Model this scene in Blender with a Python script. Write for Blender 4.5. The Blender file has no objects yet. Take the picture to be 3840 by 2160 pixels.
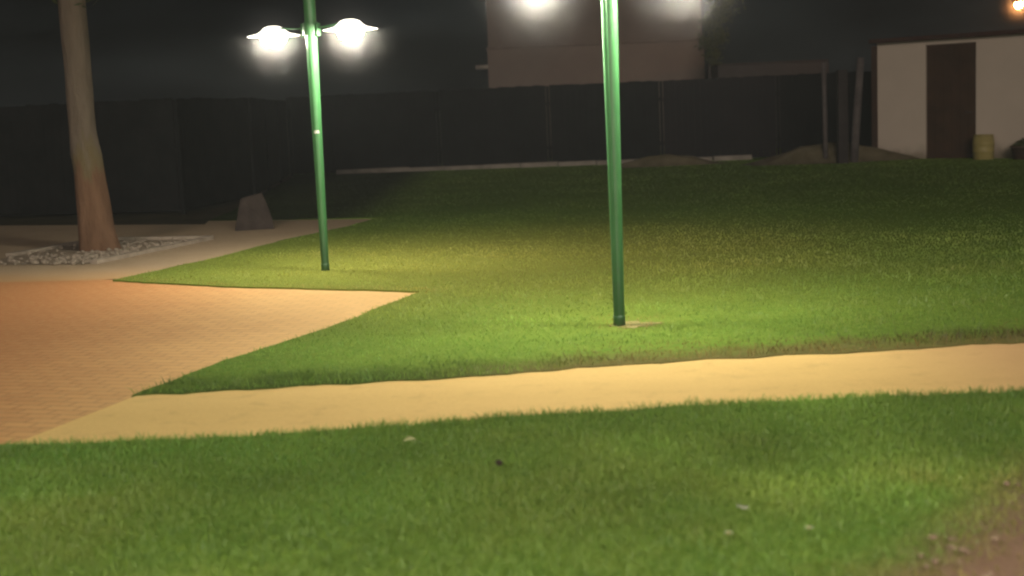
import bpy, bmesh, math, random
import numpy as np
from mathutils import Vector, Matrix, noise
from mathutils.geometry import tessellate_polygon

random.seed(7)
RNG = np.random.default_rng(11)
sc = bpy.context.scene
C = sc.collection
R = math.radians

# ------------------------------------------------------------------ helpers
def link(name, me, mats, parent=None):
    o = bpy.data.objects.new(name, me)
    C.objects.link(o)
    for m in (mats if isinstance(mats, (list, tuple)) else [mats]):
        me.materials.append(m)
    o.parent = parent
    return o

def obj(name, bm, mats, parent=None, smooth=False):
    me = bpy.data.meshes.new(name)
    bmesh.ops.recalc_face_normals(bm, faces=bm.faces[:])
    bm.to_mesh(me); bm.free()
    if smooth:
        for p in me.polygons: p.use_smooth = True
    return link(name, me, mats, parent)

def thing(name, label, cat, loc=(0, 0, 0), rz=0, group=None):
    o = bpy.data.objects.new(name, None); C.objects.link(o)
    o.empty_display_size = .1
    o.location = loc; o.rotation_euler = (0, 0, rz)
    return tag(o, label, cat, group)

def tag(o, label, cat=None, group=None, kind=None):
    if label: o['label'] = label
    if cat: o['category'] = cat
    if group: o['group'] = group
    if kind: o['kind'] = kind
    return o

def struct(o, label=None, kind='structure'):
    o['kind'] = kind
    if label: o['label'] = label
    return o

def copy_tree(o, parent=None):
    c = o.copy(); C.objects.link(c); c.parent = parent
    for ch in list(o.children): copy_tree(ch, c)
    return c

def box(bm, x0, x1, y0, y1, z0, z1, bevel=0.0):
    r = bmesh.ops.create_cube(bm, size=1)
    vs = r['verts']
    for v in vs:
        v.co = Vector(((x0 + x1) / 2 + v.co.x * (x1 - x0), (y0 + y1) / 2 + v.co.y * (y1 - y0), (z0 + z1) / 2 + v.co.z * (z1 - z0)))
    if bevel:
        es = list({e for v in vs for e in v.link_edges})
        bmesh.ops.bevel(bm, geom=es, offset=bevel, segments=2, affect='EDGES', profile=.5)
    return vs

def lathe(bm, prof, seg=32, cx=0, cy=0):
    rings = []
    for r, z in prof:
        if r < 1e-5:
            rings.append([bm.verts.new((cx, cy, z))])
        else:
            rings.append([bm.verts.new((cx + r * math.cos(2 * math.pi * i / seg), cy + r * math.sin(2 * math.pi * i / seg), z)) for i in range(seg)])
    for a, b in zip(rings, rings[1:]):
        for i in range(seg):
            j = (i + 1) % seg
            if len(a) == 1 and len(b) == 1: continue
            if len(a) == 1: bm.faces.new((a[0], b[i], b[j]))
            elif len(b) == 1: bm.faces.new((a[i], a[j], b[0]))
            else: bm.faces.new((a[i], a[j], b[j], b[i]))
    return rings

def tube(bm, pts, rad, seg=10, cap=True):
    pts = [Vector(p) for p in pts]
    rads = rad if isinstance(rad, (list, tuple)) else [rad] * len(pts)
    rings = []
    for i, p in enumerate(pts):
        d = (pts[min(i + 1, len(pts) - 1)] - pts[max(i - 1, 0)]).normalized()
        ref = Vector((0, 1, 0)) if abs(d.y) < .9 else Vector((1, 0, 0))
        u = d.cross(ref).normalized(); v = d.cross(u)
        rings.append([bm.verts.new(p + (u * math.cos(2 * math.pi * k / seg) + v * math.sin(2 * math.pi * k / seg)) * rads[i]) for k in range(seg)])
    for a, b in zip(rings, rings[1:]):
        for k in range(seg):
            bm.faces.new((a[k], a[(k + 1) % seg], b[(k + 1) % seg], b[k]))
    if cap:
        bm.faces.new(rings[0]); bm.faces.new(rings[-1])
    return rings

# ------------------------------------------------------------------ materials
def new_mat(name):
    m = bpy.data.materials.new(name); m.use_nodes = True
    nt = m.node_tree
    for n in list(nt.nodes): nt.nodes.remove(n)
    out = nt.nodes.new('ShaderNodeOutputMaterial')
    return m, nt, out

def nd(nt, t, **kw):
    n = nt.nodes.new(t)
    for k, v in kw.items():
        if k in n.inputs: n.inputs[k].default_value = v
        else: setattr(n, k, v)
    return n

def principled(nt, out, rough=.8, spec=.3, metal=0):
    b = nd(nt, 'ShaderNodeBsdfPrincipled')
    b.inputs['Roughness'].default_value = rough
    b.inputs['Specular IOR Level'].default_value = spec
    b.inputs['Metallic'].default_value = metal
    nt.links.new(b.outputs[0], out.inputs['Surface'])
    return b

def world_pos(nt):
    return nd(nt, 'ShaderNodeNewGeometry').outputs['Position']

def noise_tex(nt, vec, scale, detail=4, rough=.55):
    n = nd(nt, 'ShaderNodeTexNoise')
    n.inputs['Scale'].default_value = scale; n.inputs['Detail'].default_value = detail
    n.inputs['Roughness'].default_value = rough
    if vec is not None: nt.links.new(vec, n.inputs['Vector'])
    return n.outputs['Fac']

def ramp(nt, fac, stops):
    r = nd(nt, 'ShaderNodeValToRGB')
    e = r.color_ramp.elements
    while len(e) < len(stops): e.new(.5)
    for el, (p, c) in zip(e, stops):
        el.position = p; el.color = (*c, 1) if len(c) == 3 else c
    nt.links.new(fac, r.inputs[0])
    return r.outputs[0]

def mix(nt, fac, a, b, mode='MIX'):
    m = nd(nt, 'ShaderNodeMix', data_type='RGBA', blend_type=mode)
    for s, v in ((0, fac), (6, a), (7, b)):
        if hasattr(v, 'links'): nt.links.new(v, m.inputs[s])
        elif s == 0: m.inputs[0].default_value = v
        else: m.inputs[s].default_value = (*v, 1)
    return m.outputs[2]

def maprange(nt, val, a, b, c=0, d=1, smooth=True):
    m = nd(nt, 'ShaderNodeMapRange')
    if smooth: m.interpolation_type = 'SMOOTHSTEP'
    nt.links.new(val, m.inputs[0])
    for i, v in enumerate((a, b, c, d)): m.inputs[i + 1].default_value = v
    return m.outputs[0]

def bump(nt, b, h, strength=.3, dist=.02):
    n = nd(nt, 'ShaderNodeBump'); n.inputs['Strength'].default_value = strength; n.inputs['Distance'].default_value = dist
    nt.links.new(h, n.inputs['Height']); nt.links.new(n.outputs[0], b.inputs['Normal'])

def simple(name, c0, c1, scale=8, rough=.75, spec=.3, metal=0, bmp=.2):
    m, nt, out = new_mat(name)
    b = principled(nt, out, rough, spec, metal)
    p = nd(nt, 'ShaderNodeTexCoord').outputs['Object']
    f = noise_tex(nt, p, scale)
    nt.links.new(ramp(nt, f, [(.3, c0), (.7, c1)]), b.inputs['Base Color'])
    if bmp: bump(nt, b, noise_tex(nt, p, scale * 5), bmp)
    return m

def sep(nt, p):
    s = nd(nt, 'ShaderNodeSeparateXYZ'); nt.links.new(p, s.inputs[0]); return s.outputs

# soil under the lawns and out to the horizon
def mat_soil():
    m, nt, out = new_mat('soil')
    b = principled(nt, out, .95, .1)
    p = world_pos(nt)
    f = noise_tex(nt, p, 1.3, 8, .65)
    nt.links.new(ramp(nt, f, [(.3, (.035, .032, .016)), (.7, (.075, .062, .034))]), b.inputs['Base Color'])
    bump(nt, b, noise_tex(nt, p, 25), .5)
    return m

def mat_lawn():
    m, nt, out = new_mat('lawn_turf')
    b = principled(nt, out, .95, .05)
    p = world_pos(nt)
    f = noise_tex(nt, p, .8, 6, .6)
    f2 = noise_tex(nt, p, 14, 5, .7)
    g = mix(nt, f, (.075, .16, .02), (.135, .205, .03))
    g = mix(nt, maprange(nt, f2, .35, .7), g, (.155, .23, .036))
    o = sep(nt, p)
    # bare reddish dirt in the right hand corner of the near lawn
    cx = nd(nt, 'ShaderNodeMath', operation='MULTIPLY_ADD'); nt.links.new(o[1], cx.inputs[0]); cx.inputs[1].default_value = -.79; nt.links.new(o[0], cx.inputs[2])
    near = maprange(nt, o[1], 6.6, 7.2, 1, 0)
    d = maprange(nt, cx.outputs[0], -2.55, -1.95)
    dm = nd(nt, 'ShaderNodeMath', operation='MULTIPLY'); nt.links.new(near, dm.inputs[0]); nt.links.new(d, dm.inputs[1])
    dirt = mix(nt, f2, (.13, .075, .05), (.24, .155, .11))
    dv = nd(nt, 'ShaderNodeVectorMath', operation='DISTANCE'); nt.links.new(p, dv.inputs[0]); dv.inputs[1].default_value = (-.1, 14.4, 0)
    g = mix(nt, maprange(nt, dv.outputs['Value'], .8, 6.2, .75, 0), g, (.185, .175, .034))  # yellow-olive pool in mid-lawn: lamp light painted into the turf
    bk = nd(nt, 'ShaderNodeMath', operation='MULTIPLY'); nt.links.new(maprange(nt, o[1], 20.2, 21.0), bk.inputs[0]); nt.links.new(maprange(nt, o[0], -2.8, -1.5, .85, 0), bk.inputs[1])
    g = mix(nt, bk.outputs[0], g, (.014, .018, .007))  # back left corner darkened: lack of lamp light painted into the turf
    # worn brownish strip of turf along the upper edge of the path
    e = nd(nt, 'ShaderNodeMath', operation='MULTIPLY_ADD'); nt.links.new(o[0], e.inputs[0]); e.inputs[1].default_value = -.108; nt.links.new(o[1], e.inputs[2])
    e2 = nd(nt, 'ShaderNodeMath', operation='MULTIPLY_ADD'); nt.links.new(noise_tex(nt, p, 2.2, 5, .65), e2.inputs[0]); e2.inputs[1].default_value = .9; nt.links.new(e.outputs[0], e2.inputs[2])
    strip = nd(nt, 'ShaderNodeMath', operation='MULTIPLY')
    nt.links.new(maprange(nt, e2.outputs[0], 8.55, 9.05, .85, 0), strip.inputs[0]); nt.links.new(maprange(nt, o[1], 7.5, 7.7), strip.inputs[1])
    worn = mix(nt, maprange(nt, o[0], -.9, .5), (.045, .075, .014), mix(nt, f2, (.075, .060, .02), (.19, .15, .06)))
    g = mix(nt, strip.outputs[0], g, worn)
    nt.links.new(mix(nt, dm.outputs[0], g, dirt), b.inputs['Base Color'])
    bump(nt, b, noise_tex(nt, p, 40, 3), .6)
    return m

def mat_grass():
    m, nt, out = new_mat('grass_blade')
    a = nd(nt, 'ShaderNodeVertexColor', layer_name='tint').outputs['Color']
    d = nd(nt, 'ShaderNodeBsdfDiffuse'); t = nd(nt, 'ShaderNodeBsdfTranslucent')
    g = nd(nt, 'ShaderNodeBsdfGlossy'); g.inputs['Roughness'].default_value = .45
    ms = nd(nt, 'ShaderNodeMixShader'); ms.inputs[0].default_value = .35
    m2 = nd(nt, 'ShaderNodeMixShader'); m2.inputs[0].default_value = .03
    nt.links.new(a, d.inputs[0]); nt.links.new(a, t.inputs[0])
    nt.links.new(d.outputs[0], ms.inputs[1]); nt.links.new(t.outputs[0], ms.inputs[2])
    nt.links.new(ms.outputs[0], m2.inputs[1]); nt.links.new(g.outputs[0], m2.inputs[2])
    nt.links.new(m2.outputs[0], out.inputs['Surface'])
    return m

def mat_path():
    m, nt, out = new_mat('sandy_path')
    b = principled(nt, out, .9, .15)
    p = world_pos(nt)
    mp = nd(nt, 'ShaderNodeMapping'); nt.links.new(p, mp.inputs[0]); mp.inputs['Scale'].default_value = (.35, 1.6, 1)
    big = noise_tex(nt, mp.outputs[0], 1.5, 5, .6)
    fine = noise_tex(nt, p, 60, 4, .7)
    c = mix(nt, big, (.62, .42, .15), (.78, .55, .215))
    c = mix(nt, maprange(nt, fine, .35, .7, 0, .6), c, (.78, .56, .22))
    o = sep(nt, p)
    red = maprange(nt, o[0], 1.6, 3.4, 0, .75)
    c = mix(nt, red, c, (.46, .26, .15))
    nt.links.new(c, b.inputs['Base Color'])
    sp = noise_tex(nt, p, 130, 3, .8); st = noise_tex(nt, p, 5, 6, .7)
    c2 = mix(nt, maprange(nt, sp, .60, .70, 0, .45), c, (.30, .19, .08))
    c2 = mix(nt, maprange(nt, st, .52, .72, 0, .35), c2, (.44, .29, .11))
    nt.links.new(c2, b.inputs['Base Color'])
    bump(nt, b, sp, .5, .01)
    return m

def mat_brick():
    m, nt, out = new_mat('block_paving')
    b = principled(nt, out, .85, .2)
    p = world_pos(nt)
    mp = nd(nt, 'ShaderNodeMapping'); nt.links.new(p, mp.inputs[0]); mp.inputs['Rotation'].default_value = (0, 0, R(17))
    br = nd(nt, 'ShaderNodeTexBrick')
    nt.links.new(mp.outputs[0], br.inputs['Vector'])
    br.inputs['Scale'].default_value = 1; br.inputs['Brick Width'].default_value = .2; br.inputs['Row Height'].default_value = .1
    br.inputs['Mortar Size'].default_value = .008; br.inputs['Mortar Smooth'].default_value = .3; br.inputs['Bias'].default_value = 0
    br.inputs['Color1'].default_value = (.52, .265, .10, 1); br.inputs['Color2'].default_value = (.62, .335, .13, 1); br.inputs['Mortar'].default_value = (.30, .155, .062, 1)
    o = sep(nt, p)
    big = noise_tex(nt, p, .7, 5, .6)
    dist = nd(nt, 'ShaderNodeMath', operation='MULTIPLY_ADD'); nt.links.new(big, dist.inputs[0]); dist.inputs[1].default_value = 1.2; nt.links.new(o[0], dist.inputs[2])
    sandy = maprange(nt, dist.outputs[0], -3.2, -.2, 0, .65)
    c = mix(nt, sandy, br.outputs['Color'], (.72, .49, .20))
    redl = maprange(nt, o[0], -4.6, -2.0, .85, 0)
    c = mix(nt, redl, c, (.49, .20, .078))
    c = mix(nt, maprange(nt, noise_tex(nt, p, 18, 6, .75), .38, .72, 0, .5), c, (.60, .38, .17))
    nt.links.new(c, b.inputs['Base Color'])
    bump(nt, b, br.outputs['Fac'], -.25, .006)
    return m

def mat_walk():
    m, nt, out = new_mat('grey_pavers')
    b = principled(nt, out, .9, .15)
    p = world_pos(nt); o = sep(nt, p)
    f = noise_tex(nt, p, 1.6, 6, .6); f2 = noise_tex(nt, p, 35, 4, .7)
    c = mix(nt, f, (.34, .245, .155), (.48, .36, .24))
    c = mix(nt, maprange(nt, f2, .35, .7, 0, .5), c, (.52, .40, .28))
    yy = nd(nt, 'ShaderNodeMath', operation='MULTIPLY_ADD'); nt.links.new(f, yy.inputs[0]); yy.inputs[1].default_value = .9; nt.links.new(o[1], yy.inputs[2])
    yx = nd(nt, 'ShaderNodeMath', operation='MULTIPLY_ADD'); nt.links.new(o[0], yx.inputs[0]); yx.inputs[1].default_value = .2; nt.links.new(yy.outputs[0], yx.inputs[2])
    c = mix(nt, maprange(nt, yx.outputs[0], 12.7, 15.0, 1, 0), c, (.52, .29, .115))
    nt.links.new(c, b.inputs['Base Color'])
    bump(nt, b, f2, .3, .01)
    return m

def mat_bark():
    m, nt, out = new_mat('smooth_bark')
    b = principled(nt, out, .9, .15)
    p = nd(nt, 'ShaderNodeTexCoord').outputs['Object']
    mp = nd(nt, 'ShaderNodeMapping'); nt.links.new(p, mp.inputs[0]); mp.inputs['Scale'].default_value = (5, 5, 1.2)
    f = noise_tex(nt, mp.outputs[0], 1.6, 6, .6)
    o = sep(nt, p)
    zz = nd(nt, 'ShaderNodeMath', operation='MULTIPLY_ADD'); nt.links.new(f, zz.inputs[0]); zz.inputs[1].default_value = 1.3; nt.links.new(o[2], zz.inputs[2])
    hi = maprange(nt, zz.outputs[0], 1.55, 2.0)
    low = mix(nt, f, (.065, .032, .017), (.29, .17, .105))
    up = mix(nt, f, (.085, .068, .05), (.225, .18, .14))
    moss = maprange(nt, zz.outputs[0], 1.5, 1.8, 0, .7)
    moss2 = maprange(nt, zz.outputs[0], 1.8, 2.1, 1, 0)
    mm = nd(nt, 'ShaderNodeMath', operation='MULTIPLY'); nt.links.new(moss, mm.inputs[0]); nt.links.new(moss2, mm.inputs[1])
    c = mix(nt, hi, low, up)
    c = mix(nt, mm.outputs[0], c, (.15, .125, .06))
    nt.links.new(c, b.inputs['Base Color'])
    bump(nt, b, noise_tex(nt, mp.outputs[0], 5, 7, .7), 1.0, .06)
    return m

def mat_plaster(name, c0, c1, dirt):
    m, nt, out = new_mat(name)
    b = principled(nt, out, .9, .15)
    p = world_pos(nt)
    f = noise_tex(nt, p, 1.1, 6, .6)
    c = mix(nt, f, c0, c1)
    o = sep(nt, p)
    zz = nd(nt, 'ShaderNodeMath', operation='MULTIPLY_ADD'); nt.links.new(noise_tex(nt, p, 2.2, 4), zz.inputs[0]); zz.inputs[1].default_value = -.55; nt.links.new(o[2], zz.inputs[2])
    c = mix(nt, maprange(nt, zz.outputs[0], -.25, .12, .75, 0), c, dirt)
    nt.links.new(c, b.inputs['Base Color'])
    bump(nt, b, noise_tex(nt, p, 30), .2)
    return m

def mat_emit(name, col, strength):
    m, nt, out = new_mat(name)
    e = nd(nt, 'ShaderNodeEmission'); e.inputs[0].default_value = (*col, 1); e.inputs[1].default_value = strength
    nt.links.new(e.outputs[0], out.inputs['Surface'])
    return m

def mat_shade():
    m, nt, out = new_mat('opal_shade')
    d = nd(nt, 'ShaderNodeBsdfDiffuse'); d.inputs[0].default_value = (.75, .75, .72, 1)
    t = nd(nt, 'ShaderNodeBsdfTranslucent'); t.inputs[0].default_value = (.9, .87, .80, 1)
    ms = nd(nt, 'ShaderNodeMixShader'); ms.inputs[0].default_value = .2
    nt.links.new(d.outputs[0], ms.inputs[1]); nt.links.new(t.outputs[0], ms.inputs[2]); e = nd(nt, 'ShaderNodeEmission'); e.inputs[0].default_value = (1, .95, .85, 1); e.inputs[1].default_value = 1.8  # emission added so the shade itself glows, imitating overexposed bloom
    ad = nd(nt, 'ShaderNodeAddShader'); nt.links.new(ms.outputs[0], ad.inputs[0]); nt.links.new(e.outputs[0], ad.inputs[1])
    nt.links.new(ad.outputs[0], out.inputs['Surface'])
    return m

def mat_haze(density):
    m, nt, out = new_mat('night_haze')
    v = nd(nt, 'ShaderNodeVolumeScatter'); v.inputs['Density'].default_value = density
    v.inputs['Color'].default_value = (.88, .95, 1, 1); v.inputs['Anisotropy'].default_value = .25
    nt.links.new(v.outputs[0], out.inputs['Volume'])
    return m

def mat_pole():
    m, nt, out = new_mat('green_enamel')
    b = principled(nt, out, .34, .5)
    p = nd(nt, 'ShaderNodeTexCoord').outputs['Object']; o = sep(nt, p)
    f = noise_tex(nt, p, 9, 6, .7)
    mp = nd(nt, 'ShaderNodeMapping'); nt.links.new(p, mp.inputs[0]); mp.inputs['Scale'].default_value = (30, 30, 1.5)
    streak = noise_tex(nt, mp.outputs[0], 1, 5, .7)
    c = mix(nt, f, (.042, .155, .055), (.064, .20, .076))
    c = mix(nt, maprange(nt, streak, .55, .75, 0, .35), c, (.03, .075, .035))
    zz = nd(nt, 'ShaderNodeMath', operation='MULTIPLY_ADD'); nt.links.new(f, zz.inputs[0]); zz.inputs[1].default_value = -.5; nt.links.new(o[2], zz.inputs[2])
    c = mix(nt, maprange(nt, zz.outputs[0], -.25, .4, .6, 0), c, (.022, .04, .02))
    nt.links.new(c, b.inputs['Base Color'])
    nt.links.new(maprange(nt, f, .3, .8, .28, .5), b.inputs['Roughness'])
    bump(nt, b, f, .05, .005)
    return m

LAMP_COL = (1.0, .93, .74)
M = dict(
    soil=mat_soil(), lawn=mat_lawn(), grass=mat_grass(), path=mat_path(), brick=mat_brick(), bark=mat_bark(),
    green=mat_pole(),
    arm=simple('grey_enamel', (.30, .30, .27), (.36, .36, .33), 3, .4, .5, 0, 0), bulb=mat_emit('lamp_glass', LAMP_COL, 420), shade=mat_shade(),
    sodium=mat_emit('sodium_glass', (1, .40, .12), 1200),
    dark_metal=simple('dark_metal', (.03, .03, .03), (.06, .055, .05), 6, .5),
    white=mat_plaster('shed_plaster', (.40, .345, .295), (.52, .45, .385), (.12, .10, .065)),
    wall=mat_plaster('house_plaster', (.115, .092, .08), (.185, .147, .126), (.1, .08, .06)),
    wall_low=simple('dim_plaster', (.024, .021, .022), (.036, .032, .034), 1),
    ledge=simple('ledge_stone', (.10, .077, .066), (.14, .11, .094), 4),
    door=simple('brown_door_paint', (.03, .016, .009), (.055, .03, .017), 2, .6),
    roof=simple('dark_red_roofing', (.03, .014, .010), (.05, .022, .016), 5, .8),
    fence=simple('dark_fence', (.007, .0075, .008), (.012, .0125, .013), 2.5, .95, .03),
    fence_pale=simple('pale_fence', (.012, .011, .0125), (.019, .017, .019), 1.2, .95, .03),  # slightly paler than the other fence panels
    concrete=simple('pale_concrete', (.16, .14, .12), (.27, .245, .21), 3, .9),
    kerb=simple('kerb_stone', (.24, .20, .16), (.36, .30, .24), 7, .9),
    walk=mat_walk(),
    pebble=simple('white_pebble', (.15, .12, .09), (.36, .30, .24), 30, .8), gritstone=simple('brown_pebble', (.16, .10, .07), (.34, .25, .18), 30, .85),
    stone=simple('brown_stone', (.032, .025, .022), (.058, .045, .040), 5, .9, .1, 0, .6),
    timber=simple('weathered_timber', (.06, .052, .053), (.11, .095, .093), 5, .9),
    dark_timber=simple('dark_timber', (.02, .017, .017), (.034, .028, .028), 5, .9),
    leaf=simple('dark_leaf', (.03, .045, .015), (.07, .08, .03), 3, .6),
    yellow=simple('yellow_plastic', (.25, .21, .075), (.33, .28, .105), 3, .5),
    pot=simple('brown_pot', (.05, .03, .02), (.09, .05, .035), 4, .7),
    petal=simple('white_petal', (.34, .36, .26), (.42, .43, .33), 20, .7),
    yolk=simple('yellow_centre', (.5, .35, .04), (.6, .42, .06), 20, .7),
    paper=simple('dull_paper', (.25, .26, .19), (.33, .33, .25), 20, .8),
    straw=simple('dry_leaf', (.32, .33, .14), (.42, .42, .2), 20, .8),
    clod=simple('dark_clod', (.02, .018, .01), (.04, .03, .018), 20, .9),
    haze=mat_haze(.00118),
)

# ------------------------------------------------------------------ ground and paving
def poly_sheet(name, pts, z, mat, thick=0.0):
    pts3 = [Vector((x, y, z)) for x, y in pts]
    tris = tessellate_polygon([pts3])
    bm = bmesh.new()
    vs = [bm.verts.new(p) for p in pts3]
    for t in tris: bm.faces.new([vs[i] for i in t])
    if thick:
        lo = [bm.verts.new((x, y, z - thick)) for x, y in pts]
        n = len(pts)
        for i in range(n):
            j = (i + 1) % n
            bm.faces.new((vs[i], vs[j], lo[j], lo[i]))
    o = obj(name, bm, mat)
    up = sum(p.normal.z for p in o.data.polygons if abs(p.normal.z) > .5)
    if up < 0: o.data.flip_normals()
    return o

def wobble(pts, amp, step=.12, seed=0):
    """resample an open line and give it a ragged natural edge"""
    out = []
    for (x0, y0), (x1, y1) in zip(pts, pts[1:]):
        L = math.hypot(x1 - x0, y1 - y0); n = max(1, int(L / step))
        for k in range(n):
            t = k / n; x = x0 + (x1 - x0) * t; y = y0 + (y1 - y0) * t
            nx, ny = -(y1 - y0) / L, (x1 - x0) / L
            w = amp * (noise.noise(Vector((x * 3 + seed, y * 3, 0))) + .6 * noise.noise(Vector((x * 9 + seed, y * 9, 3))))
            out.append((x + nx * w, y + ny * w))
    out.append(pts[-1])
    return out

struct(poly_sheet('ground', [(-400, -300), (400, -300), (400, 600), (-400, 600)], 0, M['soil']))
struct(poly_sheet('paving', [(-16, 6.4), (0.5, 6.4), (0.5, 12.4), (-4.3, 14.0), (-16, 16.2)], .004, M['brick']), 'reddish block paving left of the lawn')
struct(poly_sheet('back_pavement', [(-16, 16.1), (-4.35, 13.92), (-3.4, 14.0), (-1.6, 20.6), (-4.7, 21.5), (-4.6, 20.7), (-8.3, 22.3), (-16, 25.5)], .008, M['walk']), 'greyish paved walk running back past the tree')
struct(poly_sheet('path', [(-2.66, 6.4), (22, 6.4), (22, 9.6), (3.2, 8.6), (-2.16, 8.05)], .012, M['path']), 'straight sandy footpath between the two lawns')

edge_left = wobble([(-1.98, 20.34), (-2.28, 19.09), (-2.87, 17.53), (-3.34, 15.64), (-4.03, 13.76)], .05, .2, 5)
edge_mid = wobble([(-4.03, 13.76), (-2.73, 12.88), (-.80, 11.9)], .03, .12, 9)
edge_tri = wobble([(-.80, 11.9), (-1.43, 9.93), (-1.92, 8.86), (-2.24, 7.84)], .03, .12, 2)
edge_up = wobble([(-2.24, 7.84), (-1.41, 7.92), (-.47, 7.95), (.6, 8.12), (1.73, 8.22), (3.19, 8.34), (12, 9.05)], .06, .07, 4)
LAWN_FAR = edge_left[:-1] + edge_mid[:-1] + edge_tri[:-1] + edge_up + [(24, 12), (24, 40), (-6.5, 40), (-5.5, 35.7), (-5.0, 28), (-4.7, 23.5), (-4.68, 21.35)]
edge_low = wobble([(-14, 6.85), (-2.64, 6.73), (-1.82, 6.70), (-1.22, 6.70), (-.42, 6.84), (.63, 6.93), (1.47, 6.98), (3.2, 6.97), (16, 7.1)], .045, .1, 14)
LAWN_NEAR = edge_low + [(16, -4), (-14, -4)]
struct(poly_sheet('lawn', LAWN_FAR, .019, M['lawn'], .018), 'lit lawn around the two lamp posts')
struct(poly_sheet('near_lawn', LAWN_NEAR, .018, M['lawn'], .017), 'lawn in front of the sandy path')

pt = []
for k in range(48):
    a = 2 * math.pi * k / 48
    r = .135 * (1 + .8 * noise.noise(Vector((math.cos(a) * 1.4, math.sin(a) * 1.4, 2))) + .5 * noise.noise(Vector((math.cos(a) * 4, math.sin(a) * 4, 5))))
    pt.append((.86 + r * 1.25 * math.cos(a), 9.58 + r * .9 * math.sin(a)))
struct(poly_sheet('bare_soil', pt, .023, simple('worn_soil', (.15, .15, .05), (.36, .31, .14), 13, .95, .1, 0, .7)), 'pale worn soil around the foot of the near lamp post')

# ------------------------------------------------------------------ grass blades
def in_poly(x, y, poly):
    px = np.array([p[0] for p in poly]); py = np.array([p[1] for p in poly])
    ins = np.zeros(len(x), bool)
    j = len(poly) - 1
    for i in range(len(poly)):
        c = ((py[i] > y) != (py[j] > y))
        with np.errstate(divide='ignore', invalid='ignore'):
            xi = (px[j] - px[i]) * (y - py[i]) / (py[j] - py[i]) + px[i]
        ins ^= c & (x < xi)
        j = i
    return ins

class VNoise:
    def __init__(s, seed): s.g = np.random.default_rng(seed).random((256, 256))
    def __call__(s, x, y):
        xi = np.floor(x).astype(int); yi = np.floor(y).astype(int)
        fx = x - xi; fy = y - yi; fx = fx * fx * (3 - 2 * fx); fy = fy * fy * (3 - 2 * fy)
        g = s.g; a = g[xi % 256, yi % 256]; b = g[(xi + 1) % 256, yi % 256]; c = g[xi % 256, (yi + 1) % 256]; d = g[(xi + 1) % 256, (yi + 1) % 256]
        return (a * (1 - fx) + b * fx) * (1 - fy) + (c * (1 - fx) + d * fx) * fy
N1, N2, N3 = VNoise(1), VNoise(2), VNoise(3)

def sstep(a, b, x):
    t = np.clip((x - a) / (b - a), 0, 1); return t * t * (3 - 2 * t)

def dist_line(x, y, pts):
    d = np.full(len(x), 1e9)
    for (x0, y0), (x1, y1) in zip(pts, pts[1:]):
        L2 = (x1 - x0) ** 2 + (y1 - y0) ** 2
        t = np.clip(((x - x0) * (x1 - x0) + (y - y0) * (y1 - y0)) / max(L2, 1e-9), 0, 1)
        d = np.minimum(d, np.hypot(x - x0 - t * (x1 - x0), y - y0 - t * (y1 - y0)))
    return d

def fields(x, y, near):
    """density multiplier, height multiplier, dryness, shade of green"""
    patch = .55 * N1(x * 1.1 + 20, y * 1.1 + 20) + .3 * N2(x * 3.1 + 20, y * 3.1 + 20) + .15 * N3(x * 8 + 20, y * 8 + 20)
    dark = np.ones(len(x)); dens = np.ones(len(x)); hm = .7 + .6 * patch; dry = np.clip((patch - .55) * .8, 0, 1) * .5
    if near:
        k = x - .79 * y
        dirt = sstep(-2.62, -1.8, k + (patch - .5) * 1.1) * (y < 7.3)
        dens *= 1 - .97 * dirt; dry = np.maximum(dry, dirt * .8)
        hm *= 1 + .35 * sstep(.25, 0, dist_line(x, y, edge_low))
    else:
        e = dist_line(x, y, edge_up)
        band = sstep(.55, .1, e) * (y < 9.6)
        clump = sstep(.32, .62, N2(x * 2.3 + 70, y * 5 + 30))
        hm *= 1 + band * (.35 + .9 * clump)
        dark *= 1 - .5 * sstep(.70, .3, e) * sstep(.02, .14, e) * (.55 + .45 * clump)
        right = sstep(-.1, .7, x) * sstep(.85, .15, e + (patch - .5) * 1.6)
        dry = np.maximum(dry, right * .85); dens *= 1 - .45 * right; dark *= 1 - .3 * right
        far = sstep(2.9, 4.4, x) * sstep(1.2, .3, e)
        dry = np.maximum(dry, far)
        pole = np.hypot(x - .84, (y - 9.58) * .8)
        ring = sstep(.33, .10, pole + (patch - .5) * .7)
        dens *= 1 - .7 * ring; dry = np.maximum(dry, ring)
        dark *= 1 - .82 * sstep(20.0, 20.9, y) * sstep(-1.5, -2.8, x)  # blades in the unlit back corner darkened in their colour too
        em = dist_line(x, y, edge_mid)
        dry = np.maximum(dry, .7 * sstep(.35, .05, em))
    return dens, hm, np.clip(dry, 0, 1), patch, dark

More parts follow.
